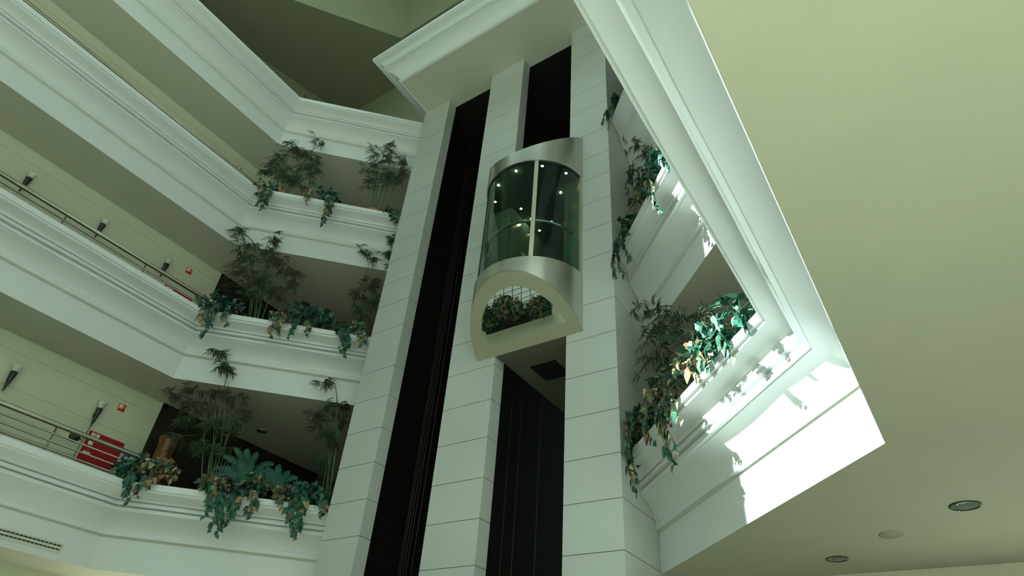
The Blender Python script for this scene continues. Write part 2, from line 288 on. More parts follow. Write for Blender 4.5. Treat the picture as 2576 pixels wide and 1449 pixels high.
for side in 'LR':
    for l in (1, 2, 3, 4):
        if side == 'L':
            path = [(XL, YF), (XL, SL+XL), (X0, SL+X0)]; nn = [(1, 0), (.70711, -.70711)]
            ends = lambda i, n: (XL+n, YF) if i == 0 else (X0+.004, SL+X0+.004-1.41421*n)
        else:
            path = [(XR, YF), (XR, SR-XR), (X7, SR-X7)]; nn = [(-1, 0), (-.70711, -.70711)]
            ends = lambda i, n: (XR-n, YF) if i == 0 else (X7-.004, SR-X7+.004-1.41421*n)
        tn += 1
        tr = sweep(FULL, path, nn, ends, Z(l), MB(), .0032); o = struct('trim_%d' % tn, tr, PL)
        for p in o.data.polygons: p.use_smooth = True
        es = o.modifiers.new('split', 'EDGE_SPLIT'); es.split_angle = math.radians(28)
        if side == 'L':
            po = [(XW if l < 4 else -2.08, YF), (XL-.0006, YF), (XL-.0006, SL+XL+.0003), (X0, SL+X0+.0009), (X0, 2.0), (XW if l < 4 else -2.08, 2.0)]
        else:
            po = [(XR+.0006, YF), (1.3, YF), (1.3, 2.0), (X7, 2.0), (X7, SR-X7+.0009), (XR+.0006, SR-XR+.0003)]
        sb = MB().prism(po, Z(l)+.0002, Z(l)+.107); struct('floor', MB().prism(po, Z(l)+.1071, Z(l)+.1094), ADDED_DARK)  # thin dark floor layer added to dim bounce inside the balconies
        if side == 'L': sb.box(XW-.02, XW-.0001, .8072, 2.0, Z(l)+.0006, Z(l)+.107)
        struct('ceiling', sb, SOF)
tb = []
# bead of sealant where the right hand mouldings meet the tower
for l in (1, 2, 3):
    pts = [W(X7+.0016, SR-X7-.0016-1.41421*n, Z(l)+d) for n, d in PROF]
    tb.append(pts)
for pts in tb:
    tn += 1; struct('trim_%d' % tn, MB().tube(pts, .011, 6), STONE)
struct('floor', MB().box(-1.72, -1.02, -.16, .15, ZF, ZF+.004), MIRROR_PATCH)  # unseen white patch added to brighten the lift mirror's reflection
gb = MB()
for i in range(14): gb.box(-1.70+i*.05, -1.6975+i*.05, -.16, .15, ZF+.004, ZF+.006)
for i in range(10): gb.box(-1.72, -1.02, -.14+i*.03, -.138+i*.03, ZF+.004, ZF+.0055)
struct('trim_90', gb, BLACKM)  # bars added for the bright grid in the lift mirror
struct('floor', MB().box(-1.02, 1.3, .40, 1.999, ZF, ZF+.002), ADDED_DARK)  # unseen dark layer added to cut floor bounce onto the right soffit
struct('floor', MB().box(-2.6, 1.9, -2.2, 2.05, ZF-.03, ZF), FLOOR)
def clad(x, y0, y1, z0, z1, joints, thick, sgn, mb):   # wall x = const facing sgn, fine panel joints
    mb.box(min(x, x-sgn*thick), max(x, x-sgn*thick), y0, y1, z0, z1)
    return mb
wl = MB(); wl.box(XW-.02, XW, YF, .807, ZF, Z(4)); struct('wall_left', wl, SIDE)
# panel joints on the left wall: fine raised-edge grooves, two per storey
jn = MB()
for l in (0, 1, 2, 3):
    for dz in (.27, .37, .455):
        z = Z(l)+dz
        if z < Z(4)-.01 and z > ZF: jn.box(XW, XW+.0005, YF, .807, z-.0006, z+.0006)
tn += 1; struct('trim_%d' % tn, jn, SIDEJ)
cn = MB()
for l in (1, 2, 3): cn.box(XW, XW+.0012, YF, .807, Z(l+1)-.0018, Z(l+1)-.0002)
tn += 1; struct('trim_%d' % tn, cn, STONE)
dn = 0
for l in (1, 2):
    dn += 1; z0, z1 = Z(l)+.1094, Z(l+1)
    d = MB(); d.box(XW-.02, XW-.0002, .8072, 1.42, z0, z1)
    for y in (.812, .96, 1.108, 1.256, 1.404): d.box(XW-.0002, XW+.002, y, y+.008, z0, z1)
    d.box(XW-.0002, XW+.002, .812, 1.412, z1-.012, z1-.002)
    struct('door_%d' % dn, d, DARKW)
struct('wall_lobby_left', MB().box(XW-.02, XW, 1.42, 2.0, ZF, Z(3)), LOBBY)
struct('wall_lobby_top', MB().box(XW-.02, XW, .8072, 2.0, Z(3)+.1094, Z(4)), SIDE)
struct('wall_back', MB().box(-2.1, X0, 2.0, 2.03, ZF, Z(4)+.11).box(X7, 1.3, 2.0, 2.03, ZF, Z(4)+.11), LOBBY)
struct('wall_lower', MB().box(X7, 1.3, 1.243, 1.28, ZF, Z1), SOF)
struct('wall_right', MB().box(1.3, 1.33, YF, 2.0, ZF, 3.0), SIDE)
RF = lambda y: 2.401+.294*y
def wall_sloped(name, pts, m):
    mb = MB(); n = len(pts)//2
    struct(name, mb.add([W(*p) for p in pts], [(0,1,3,2),(4,6,7,5),(0,4,5,1),(2,3,7,6),(0,2,6,4),(1,5,7,3)]), m)
def slopebox(x0, x1, y0, y1, z0, up=.02):
    return [(x, y, z) for x in (x0, x1) for y in (y0, y1) for z in (z0, RF(y)+up)]
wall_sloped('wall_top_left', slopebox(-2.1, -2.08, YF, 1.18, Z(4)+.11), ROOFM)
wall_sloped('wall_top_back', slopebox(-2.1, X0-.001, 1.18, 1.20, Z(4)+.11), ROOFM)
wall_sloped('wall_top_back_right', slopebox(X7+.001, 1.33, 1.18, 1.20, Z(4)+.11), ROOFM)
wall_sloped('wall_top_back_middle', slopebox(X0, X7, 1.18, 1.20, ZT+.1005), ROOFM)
outer = [(-2.08,1.18),(1.3,1.18),(1.3,.45),(1.3,YF),(-2.08,YF),(-2.08,.434)]
hole = [(-1.482,.962),(-.1,.962),(.15,.8),(.15,-.45),(-1.75,-.45),(-1.75,.434)]
rf = MB()
for th in (0, .03):
    pass
vs = [W(x, y, RF(y)) for x, y in outer]+[W(x, y, RF(y)) for x, y in hole]+[W(x, y, RF(y)+.03) for x, y in outer]+[W(x, y, RF(y)+.03) for x, y in hole]
fs = []
for i in range(6):
    j = (i+1) % 6
    fs += [(i, j, 6+j, 6+i), (12+i, 18+i, 18+j, 12+j), (i, 12+i, 12+j, j), (6+i, 6+j, 18+j, 18+i)]
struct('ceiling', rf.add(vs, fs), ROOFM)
ZS = 3.3
up = MB()
ins = [(x*1.0+(.0), y) for x, y in hole]
cx_, cy_ = sum(x for x, y in hole)/6, sum(y for x, y in hole)/6
outp = [(cx_+(x-cx_)*1.03, cy_+(y-cy_)*1.03) for x, y in hole]
vs = [W(x, y, RF(y)+.03) for x, y in hole]+[W(x, y, ZS) for x, y in hole]+[W(x, y, RF(y)+.03) for x, y in outp]+[W(x, y, ZS) for x, y in outp]
fs = []
for i in range(6):
    j = (i+1) % 6
    fs += [(i, j, 6+j, 6+i), (12+i, 18+i, 18+j, 12+j), (i, 12+i, 12+j, j), (6+i, 6+j, 18+j, 18+i)]
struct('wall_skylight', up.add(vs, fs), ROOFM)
sk = MB()
x = -1.80
while x < .21: sk.box(x-.006, x+.006, -.50, .40, ZS, ZS+.02); x += .2
y = -.48
while y < .41: sk.box(-1.80, .20, y-.006, y+.006, ZS, ZS+.02); y += .2
w2 = struct('window_2', sk, PL)
MB().box(-1.84, .24, -.54, .40, ZS+.021, ZS+.024).build('glass_pane', CLEAR, None).parent = w2
struct('ceiling', MB().box(-1.84, .24, .40, 1.02, ZS+.0005, ZS+.024), ROOFM)  # unseen lid added over the back of the recess to dim its walls
# glazed front of the atrium behind the viewer
XJ = -.246-.733*1.79  # jamb set so its shadow edge falls on the right fascia
struct('wall_front', MB().box(-2.1, XJ, YF-.03, YF, ZF, RF(YF)+.03).box(XJ, 1.33, YF-.03, YF, 2.03, RF(YF)+.03).box(XJ, -.75, YF-.03, YF-.021, ZF, .95).box(-.75, 1.33, YF-.03, YF-.021, .28, .95), SIDE)  # unseen low solid bands added to keep sun off the inner floor
fr = MB()
for x in (XJ+.004, -1.12, -.64, -.16, .32, .80, 1.296):
    fr.box(x-.004, x+.004, YF-.02, YF, ZF, 2.03)
for z in (ZF, .28, .95, 2.02): fr.box(XJ, 1.3, YF-.02, YF-.004, z, z+.010)
w1 = struct('window_1', fr, RAIL)
MB().box(XJ, 1.3, YF-.014, YF-.010, ZF, 2.03).build('glass_pane', CLEAR, None).parent = w1
struct('ground', MB().box(-6, 6, -9, -2.2, ZF-.05, ZF-.02), CONC)

# ---------------------------------------------------------------- lift tower
JT = [ZF,-.14,-.05,.037,.125,.213,.301,.389,.472,.561,.651,.740,.828,.960,1.052,1.140,1.228,1.312,1.412,1.528,1.620,1.715,1.807,1.908,ZT]
def pier(poly, inner, name):
    mb = MB()
    for a, b in zip(JT[:-1], JT[1:]): mb.prism(poly, a+.0007, b-.0007)
    o = struct(name, mb, STONE); o.data.materials.append(STONE_JOINT)
    jb = MB(); jb.prism(inner, ZF, ZT-.001)
    q = jb.build('joint', STONE_JOINT); q.parent = o
    return o
g = .0016
pier([(X0,1),(X1,1),(X1,1.037),(X0+.02,1.037),(X0+.02,2.0),(X0,2.0)], [(X0+g,1+g),(X1-g,1+g),(X1-g,1.037-g),(X0+.02-g,1.037-g),(X0+.02-g,2-g),(X0+g,2-g)], 'wall_tower_left')
pier([(X3,1),(X4,1),(X4,1.037),(X3,1.037)], [(X3+g,1+g),(X4-g,1+g),(X4-g,1.037-g),(X3+g,1.037-g)], 'wall_tower_middle')
pier([(X6,1),(X7,1),(X7,2.0),(X7-.02,2.0),(X7-.02,1.037),(X6,1.037)], [(X6+g,1+g),(X7-g,1+g),(X7-g,2-g),(X7-.02+g,2-g),(X7-.02+g,1.037-g),(X6+g,1.037-g)], 'wall_tower_right')
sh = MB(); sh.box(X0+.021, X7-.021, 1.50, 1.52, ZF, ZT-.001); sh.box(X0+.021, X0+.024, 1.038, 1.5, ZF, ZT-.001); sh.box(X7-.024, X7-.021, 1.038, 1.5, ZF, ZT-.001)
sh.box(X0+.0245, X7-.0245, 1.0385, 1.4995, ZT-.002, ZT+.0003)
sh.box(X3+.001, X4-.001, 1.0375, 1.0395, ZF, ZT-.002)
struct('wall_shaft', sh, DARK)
# cornice on top of the tower
c0, c1, cy0 = -1.2115, -.4727, .848
CP = [(n, d-.0725) for n, d in PROF if d > .0742]; CP = [(0, 0), (.003, 0)]+CP
CP = CP+[(.056, CP[-1][1]+.0005), (-.0005, CP[-1][1]+.0005), (-.0005, 0)]
path = [(c0, 1.17), (c0, cy0), (c1, cy0), (c1, 1.17)]; nn = [(-1, 0), (0, -1), (1, 0)]
cmb = sweep(CP, path, nn, lambda i, n: (c0-n, 1.17) if i == 0 else (c1+n, 1.17), ZT, MB())
tn += 1; o = struct('trim_%d' % tn, cmb, PL)
for p in o.data.polygons: p.use_smooth = True
o.modifiers.new('split', 'EDGE_SPLIT').split_angle = math.radians(28)
struct('ceiling', MB().prism([(c0+.0006, 1.53), (c0+.0006, cy0+.0006), (c1-.0006, cy0+.0006), (c1-.0006, 1.53)], ZT+.0004, ZT+.10), SOF)

# guide cables inside the two shafts
for i, (x, lab) in enumerate([(-1.1546,'pale lift cable in the left shaft, first from the left pier'),(-1.148,'pale lift cable in the left shaft, second from the left pier'),
      (-1.1395,'pale lift cable in the left shaft, middle of its bundle of five'),(-1.1305,'pale lift cable in the left shaft, next to last toward the middle pier'),
      (-1.1143,'pale lift cable in the left shaft, set apart on the right'),(-.8533,'thin lift rail line beside the middle pier under the lift car'),(-.8227,'thin lift rail line in the right shaft under the lift car'),
      (-.7637,'faint lift cable in the middle of the right shaft below the car')]):
    top = ZT-.01 if i < 5 else .755
    o = MB().tube([W(x, 1.2, ZF), W(x, 1.2, top)], .0065, 6).build('lift_cable', CABLE)
    tagm(o, lab, 'cable', 'lift cables in the dark shafts')

# ---------------------------------------------------------------- glass lift car
ex, ey, ea, eb = -.679, 1.0, .141, .134
def EP(th, k=1.0): return ex+ea*k*math.sin(th), ey-eb*k*math.cos(th)
ZB = lambda y: .7605+.9*(ey-y)
ZTP = lambda y: 1.407-.9*(ey-y)
lift = thing('glass_lift_car', 'rounded glass and brushed steel lift car riding up the front of the stone tower', 'lift', W(ex, ey, .7605))
NT = 48; TH = [-math.pi/2+math.pi*i/NT for i in range(NT+1)]
def shell(zlo, zhi, k0, k1, name, m, ths=TH, smooth=True, parent=None):
    mb = MB(); n = len(ths); vs = []
    for th in ths:
        for k in (k0, k1):
            x, y = EP(th, k)
            a = zlo(EP(th, 1)[1]) if callable(zlo) else zlo; b = zhi(EP(th, 1)[1]) if callable(zhi) else zhi
            vs += [W(x, y-.0004, a), W(x, y-.0004, b)]
    fs = []
    for i in range(n-1):
        p, q = i*4, (i+1)*4     # 0 out-lo 1 out-hi 2 in-lo 3 in-hi
        fs += [(p, q, q+1, p+1), (p+2, p+3, q+3, q+2), (p+1, q+1, q+3, p+3), (p, p+2, q+2, q)]
    fs += [(0, 1, 3, 2), ((n-1)*4, (n-1)*4+2, (n-1)*4+3, (n-1)*4+1)]
    mb.add(vs, fs, smooth); o = mb.build(name, m, parent or lift)
    if smooth: o.modifiers.new('split', 'EDGE_SPLIT').split_angle = math.radians(35)
    return o
shell(ZB, .916, 1.0, .96, 'base_band', STEEL)
shell(1.24, ZTP, 1.0, .96, 'top_band', STEEL)
def cap(zf, k, name, m, hole=None, t=.003, parent=None):
    mb = MB(); vs = []; n = len(TH)
    if hole:
        for th in TH:
            x, y = EP(th, k); vs.append(W(x, y-.0004, zf(y)))
        for th in TH:
            x, y = EP(th, hole); y = min(y, ey-.022); vs.append(W(x, y, zf(y)))
        fs = [(i, i+1, n+i+1, n+i) for i in range(n-1)]+[(0, n, 2*n-1, n-1)]
        b = len(vs); vs += [v+Vector((0, 0, t*U)) for v in vs]; fs += [tuple(b+i for i in reversed(f)) for f in fs]
        fs += [(i, b+i, b+i+1, i+1) for i in range(n-1)]+[(n+i, n+i+1, b+n+i+1, b+n+i) for i in range(n-1)]
    else:
        vs = [W(EP(th, k)[0], min(EP(th, k)[1], ey-.001 if k > .85 else ey-.0215), zf(min(EP(th, k)[1], ey-.001 if k > .85 else ey-.0215))) for th in TH]
        b = len(vs); vs += [v+Vector((0, 0, t*U)) for v in vs]
        fs = [tuple(range(n-1, -1, -1)), tuple(b+i for i in range(n))]+[(i, i+1, b+i+1, b+i) for i in range(n-1)]+[(n-1, 0, b, b+n-1)]
    mb.add(vs, fs); return mb.build(name, m, parent or lift)
cap(ZB, 1.0, 'base_rim', RING, hole=.80, t=.0022)
cap(lambda y: ZB(y)+.0012, .803, 'mirror_panel', MIRROR, t=.003, parent=None)
cap(lambda y: ZTP(y)-.006, .965, 'roof_panel', RING, t=.003)
thm = math.atan2(.069/ea, .113/eb)
def ths(a, b, n=24): return [a+(b-a)*i/n for i in range(n+1)]
shell(.9165, 1.2395, .972, .960, 'glass_pane', GLASS, ths(-math.pi/2+.09, thm-.03))
shell(.9165, 1.2395, .972, .960, 'glass_pane', GLASS, ths(thm+.03, math.pi/2-.09))
shell(.9165, 1.2395, .99, .955, 'mullion', RING, ths(thm-.036, thm+.036, 3), False)
for s in (-1, 1): shell(.9165, 1.2395, .995, .95, 'side_frame', RING, ths(s*math.pi/2, s*(math.pi/2-.085), 3), False)
shell(.914, .9185, .982, .948, 'sill_gasket', BLACKM); shell(1.2365, 1.2402, .982, .948, 'head_gasket', BLACKM)
# cabin
xa, xb, yb = -.762, -.590, 1.235
mb = MB(); mb.prism([EP(th, .945) for th in TH]+[(xb, ey+.04), (xb, yb), (xa, yb), (xa, ey+.04)], 1.243, 1.248)
ceil = mb.build('cabin_ceiling', mat('cabin_ceiling_glaze', (.025,.05,.045), .12, spec=.7), lift)
for (x, y) in [(-.6764,.8904),(-.6081,.9102),(-.5672,.9622),(-.7454,.9090),(-.7885,.9560),(-.6137,1.015),(-.7406,1.0138),(-.7406,1.0642),(-.7419,1.1153),(-.6300,1.115)]:  # left row of three stands in for bulb reflections in the back wall
    c = W(x, y, 1.243)
    a = MB().lathe(c, [(.033, .004), (.033, -.005), (.025, -.008), (.024, -.002)], 20).build('spot_ring', CHROME, ceil)
    e = MB().lathe(c, [(.001, -.006), (.021, -.0085), (.023, -.004)], 16).build('spot_bulb', LAMPE, ceil)
mb = MB(); mb.prism([EP(th, .945) for th in TH]+[(xb, ey+.04), (xb, yb), (xa, yb), (xa, ey+.04)], .9175, .921); mb.build('cabin_floor', mat('cabin_floor_vinyl', (.06,.07,.06), .3), lift)
for (x, y) in [(-.6764,.8904),(-.7454,.9090),(-.6137,1.015),(-.7406,1.0642)]:      # lamps at the halogen bulbs, one at a stand-in spot
    cl = bpy.data.lights.new('halogen_bulb', 'POINT'); cl.energy = 2.2; cl.color = (1, .90, .62); cl.shadow_soft_size = .02
    clo = bpy.data.objects.new('halogen_bulb', cl); S.collection.objects.link(clo); clo.parent = lift; clo.location = W(x, y, 1.2412)-lift.location
PAN = mat('cabin_panel', (.05,.065,.05), .15, spec=.8); SIDEP = mat('cabin_side_glaze', (.16,.24,.19), .2)
MB().box(xa, xb, yb, yb+.004, .921, 1.243).build('back_wall', PAN, lift)
dr = MB().box(-.722, -.677, yb-.003, yb-.0005, .921, 1.19).box(-.675, -.630, yb-.003, yb-.0005, .921, 1.19).build('sliding_door', mat('cabin_door', (.045,.05,.04), .25, metal=.6), lift)
for x in (xa, xb): MB().box(x-.002, x+.002, ey+.002, yb, .921, 1.243).build('side_wall', SIDEP, lift)
for s in (-1, 1):
    x0_, x1_ = sorted((ex+s*ea*.94, xa if s < 0 else xb)); MB().box(x0_, x1_, ey-.004, ey-.001, .921, 1.243).build('return_panel', SIDEP, lift)
hr = MB().tube([W(*EP(t, .84), 1.047) for t in ths(-1.45, 1.45, 30)], .026, 8)
hr = hr.build('handrail', CHROME, lift)
for t in (-1.2, -.7, -.25, .12, .55, 1.1): MB().tube([W(*EP(t, .84), 1.047), W(*EP(t, .95), 1.044)], .009, 6).build('rail_bracket', CHROME, hr)
MB().tube([W(xb-.012, 1.02, 1.047), W(xb-.012, 1.12, 1.047)], .022, 8).build('side_rail', CHROME, lift)
MB().tube([W(*EP(t, .86), .932) for t in ths(-1.45, -.7, 14)], .018, 8).build('foot_rail', CHROME, lift)
nb = MB().quad(W(xa+.0025, 1.06, 1.075), W(xa+.0025, 1.105, 1.075), W(xa+.0025, 1.105, 1.128), W(xa+.0025, 1.06, 1.128)).build('notice_sheet', WHITE, lift)
MB().quad(W(xa+.003, 1.076, 1.108), W(xa+.003, 1.094, 1.108), W(xa+.003, 1.094, 1.124), W(xa+.003, 1.076, 1.124)).build('notice_picture', BLACKM, nb)
un = MB().box(-.768, -.585, ey+.002, 1.34, .7605, .765).build('underfloor', mat('underfloor_grey', (.17,.17,.13), .7), lift)
MB().box(-.722, -.652, 1.075, 1.15, .7595, .7604).build('inspection_hatch', BLACKM, lift)
MB().box(-.768, -.585, 1.24, 1.34, .766, 1.40).build('car_sling', DARK, lift)

# ---------------------------------------------------------------- balcony railings (straight left wings)
RX = -1.675
for l, posts in ((1, (-.145, .079, .303, .527)), (2, (-.145, .079, .303, .527)), (3, (-.145, .079, .303, .527))):
    where = {1: 'lowest', 2: 'second', 3: 'third'}[l]
    r = thing('balcony_railing', 'dull steel tube railing behind the %s left balcony parapet' % where, 'railing', W(RX, -.3, Z(l)+.18), 'steel railings of the left balconies')
    zr = Z(l)+.2694
    h = [W(RX, YF, zr), W(RX, .722, zr)]
    for i, t in enumerate((.005, .0125)): pass
    h += [W(RX+.004, .735, zr), W(RX+.014, .748, zr-.004), W(RX+.03, .766, zr-.006)]
    MB().tube(h, .0385, 12).build('handrail', RAIL, r)
    for k, dz in enumerate((.0205, .0385, .0565)):
        MB().tube([W(RX, YF, zr-dz), W(RX, .735, zr-dz), W(RX+.02, .757, zr-dz)], .0145, 8).build('rod', RAIL, r)
    for y in posts: MB().tube([W(RX, y, Z(l)+.111), W(RX, y, zr-.004)], .013, 8).build('post', RAIL, r)

# ---------------------------------------------------------------- wall lights
def sconce(y, l, lab, wire=False):
    zt = Z(l)+.402; zb = Z(l)+.347
    r = thing('wall_light', lab, 'wall light', W(XW, y, zb), 'cone wall lights on the left corridor wall')
    cx = XW+.015
    MB().lathe(W(cx, y, zb), [(.004, 0), (.016, .06), (.040, .22), (.053, .33), (.056, .352), (.046, .36)], 8).build('cone', CUP, r)
    MB().lathe(W(cx, y, zt), [(.040, -.01), (.050, .04), (.072, .10), (.080, .115), (.076, .113), (.046, .035), (.036, -.008)], 20).build('glass_shade', FROST, r)
    MB().box(XW+.0001, cx, y-.003, y+.003, zt-.022, zt-.012).build('bracket', CUP, r)
    if wire: MB().tube([W(cx-.002, y, zb), W(cx-.010, y, zb-.085)], .006, 6).build('cable', BLACKM, r)
for y, t in ((.2087, 'leftmost on that level'), (.419, 'second from the left'), (.628, 'nearest the red cabinet')):
    sconce(y, 2, 'dark cone wall light with frosted top above the second left railing, '+t)
sconce(.4285, 1, 'dark cone wall light cut by the left edge of the photo, lowest level')
sconce(.648, 1, 'dark cone wall light beside the large red cabinet on the lowest level', True)
r = thing('alarm_bell', 'round dark bell on the wall left of the large red cabinet', 'bell', W(XW, .6283, .6125))
MB().lathe(W(XW+.001, .6283, .6125), [(.085, 0), (.085, .03), (.070, .055), (.03, .066), (.0, .068)], 24, Vector((1, 0, 0))).build('gong', BLACKM, r)
MB().tube([W(XW+.004, .640, .612), W(XW+.004, .6455, .612)], .012, 8).build('striker', BLACKM, r)

# ---------------------------------------------------------------- red hose cabinets and fire signs
def wq(y0, y1, z0, z1, off): return MB().quad(W(XW+off, y0, z0), W(XW+off, y1, z0), W(XW+off, y1, z1), W(XW+off, y0, z1))
def cabinet(l, lab):
    dz = Z(l)-Z1; y0, y1, z0, z1 = .657, .7537, .560+dz, .6428+dz
    H = z1-z0; Wd = y1-y0; r = thing('hose_cabinet', lab, 'fire cabinet', W(XW, (y0+y1)/2, z0), 'red fire hose cabinets on the left wall')
    MB().box(XW+.0002, XW+.004, y0, y1, z0, z1).build('cabinet_body', RED, r)
    d = MB().box(XW+.004, XW+.0055, y0+.002, y1-.002, z0+.002, z1-.002).build('door', RED, r)
    P = lambda u, v: (y0+u*Wd, z1-v*H)
    def pl(u0, u1, v0, v1, m, nm, off, par):
        a = P(u0, v1); b = P(u1, v0); return wq(a[0], b[0], a[1], b[1], off).build(nm, m, par)
    lb = pl(.055, .275, .045, .20, WHITE, 'letter_plate', .0060, d)
    fc = bpy.data.curves.new('letters', 'FONT'); fc.body = 'SI'; fc.size = .135*H*U*1.25; fc.align_x = 'CENTER'; fc.align_y = 'CENTER'; fc.extrude = .0005
    fo = bpy.data.objects.new('letters_src', fc); S.collection.objects.link(fo)
    me = bpy.data.meshes.new_from_object(fo.evaluated_get(bpy.context.evaluated_depsgraph_get())); bpy.data.objects.remove(fo)
    c = P(.165, .122); base = W(XW+.0064, c[0], c[1])
    rot = Matrix(((0, 0, 1), (1, 0, 0), (0, 1, 0)))
    for v in me.vertices: v.co = rot @ v.co + base - Vector(r['_o'])
    me.materials.clear(); me.materials.append(RED)
    lo = bpy.data.objects.new('letters', me); S.collection.objects.link(lo); lo.parent = lb; lo['_o'] = r['_o']
    s1 = pl(.075, .20, .25, .44, WHITE, 'instruction_strip', .0060, d); pl(.15, .185, .30, .34, GRN, 'green_mark', .0064, s1); pl(.16, .19, .40, .42, SIGNRED, 'red_mark', .0064, s1)
    s2 = pl(.09, .21, .46, .62, mat('faded_strip', (.35,.06,.05), .5), 'instruction_strip', .0060, d)
    pl(.05, .25, .66, .75, WHITE, 'handle_plate', .0060, d)
    return r
cabinet(1, 'large red fire hose cabinet lettered SI behind the lowest left railing')
cabinet(2, 'red fire hose cabinet mostly hidden by the second left parapet')
def firesign(l, lab):
    dz = Z(l)-Z1; y0, y1, z0, z1 = .6942, .7142, .7213+dz, .7416+dz; w = y1-y0
    r = thing('fire_alarm_sign', lab, 'sign', W(XW, (y0+y1)/2, z0), 'square red fire alarm signs')
    MB().box(XW+.0002, XW+.001, y0, y1, z0, z1).build('plate', SIGNRED, r)
    mb = MB(); P = lambda u, v: W(XW+.0013, y0+u*w, z1-v*w)
    pts = [(.08,.08),(.56,.08),(.56,.16),(.64,.16),(.64,.34),(.56,.34),(.56,.70),(.44,.70),(.44,.60),(.20,.60),(.20,.74),(.14,.74),(.14,.62),(.08,.62)]
    mb.add([P(*q) for q in pts], [tuple(range(len(pts)))]); mb.build('flame_picture', CREAM, r)
    mb = MB(); c = P(.80, .40)
    for rr_ in (.015, .007):
        n = 18; vs = [c+Vector((0, math.cos(2*math.pi*i/n)*k, math.sin(2*math.pi*i/n)*k)) for k in (rr_, rr_*.7) for i in range(n)]
        mb.add(vs, [(i, (i+1) % n, n+(i+1) % n, n+i) for i in range(n)])
    mb.build('button_picture', WHITE, r)
firesign(1, 'small square red and cream fire alarm sign above the large red cabinet, lowest level')
firesign(2, 'small square red and cream fire alarm sign on the second left level')
firesign(3, 'small square red and cream fire alarm sign just over the third left railing')

# ---------------------------------------------------------------- air grilles, downlights
r = thing('air_grille', 'long two-slot air grille in the bottom band of the lowest left balcony', 'grille', W(XL, .53, .322))
y0, y1, z0, z1 = .30, .6575, .3125, .3325
mb = MB(); mb.box(XL-.0002, XL+.0026, y0, y1, z0, z0+.0035).box(XL-.0002, XL+.0026, y0, y1, z1-.0035, z1).box(XL-.0002, XL+.0026, y1-.004, y1, z0+.0036, z1-.0036).box(XL-.0002, XL+.0026, y0, y0+.004, z0+.0036, z1-.0036).box(XL-.0002, XL+.0022, y0+.0041, y1-.0041, .3212, .3238)
mb.build('frame', GREYV, r); MB().box(XL-.0001, XL+.0010, y0+.0045, y1-.0045, z0+.003, z1-.003).build('slot_backing', BLACKM, r)
mb = MB(); y = y0+.008
while y < y1-.006: mb.box(XL+.0010, XL+.0020, y, y+.0009, z0+.003, z1-.003); y += .0088
mb.box(XL+.0011, XL+.0017, y0+.0045, y1-.0045, z0+.0036, z0+.0055).box(XL+.0011, XL+.0017, y0+.0045, y1-.0045, .3239, .3258)
mb.build('fins', GREYV, r)
r = thing('wall_grille', 'square pale framed grille high on the dark wall over the top left balcony', 'grille', W(-2.08, .96, 2.57))
mb = MB(); a, b, c, d = .908, 1.03, 2.50, 2.637
mb.box(-2.0799, -2.077, a, b, d-.003, d).box(-2.0799, -2.077, a, b, c, c+.003).box(-2.0799, -2.077, a, a+.003, c, d).box(-2.0799, -2.077, b-.003, b, c, d); mb.build('frame', GREYV, r)
mb = MB(); z = c+.008
while z < d-.006: mb.box(-2.0799, -2.078, a+.003, b-.003, z, z+.006); z += .012
mb.build('louvres', ROOFM, r)
def downlight(x, y, z, rad, lab, kind='glass'):
    r = thing('ceiling_speaker' if kind == 'flat' else 'downlight', lab, 'speaker' if kind == 'flat' else 'downlight', W(x, y, z), None if kind == 'flat' else 'round downlights in the balcony soffits')
    c = W(x, y, z); R_ = rad*U
    if kind == 'flat':
        MB().lathe(c, [(R_, .0), (R_, -.006), (R_*.96, -.010), (R_*.05, -.011)], 32).build('cover', mat('speaker_mesh', (.42,.41,.33), .8), r); return
    MB().lathe(c, [(R_, 0), (R_, -.006), (R_*.96, -.010), (R_*.92, -.008), (R_*.90, -.002)], 36).build('rim', CHROME if kind == 'chrome' else CUP, r)
    MB().lathe(c, [(R_*.90, -.004), (R_*.5, -.010), (.002, -.013)], 32).build('glass_cover', HALO, r)
    for a_ in (0, 2.1, 4.2): MB().lathe(c+Vector((math.cos(a_), math.sin(a_), 0))*R_*.9+Vector((0, 0, -.02)), [(.0, -.005), (.005, -.004), (.005, .01)], 8).build('clip', CHROME, r)
downlight(.0227, .9535, Z1, .0178, 'round dark glass downlight in the right soffit, the largest and rightmost of three discs')
downlight(-.0724, 1.0443, Z1, .0158, 'flat round beige cover between the two dark downlights', 'flat')
downlight(-.1638, 1.1441, Z1, .0165, 'round dark downlight at the bottom of the right soffit, nearest the photo bottom')
downlight(-1.7292, 1.0773, Z(2), .0175, 'round downlight in the soffit seen behind the lowest left bamboo', 'chrome')
downlight(-1.7219, 1.0761, Z(3), .0175, 'round dark downlight in the shadowed soffit behind the second left ivy')
r = thing('wooden_column', 'orange brown wooden column behind the plants of the lowest left balcony', 'column', W(-1.760, .828, Z1+.11))
MB().lathe(W(-1.760, .828, Z1+.11), [(.001,0),(.19,0),(.19,.10),(.155,.13),(.15,1.62),(.17,1.65),(.17,1.72),(.001,1.72)], 28).build('shaft', WOOD, r)

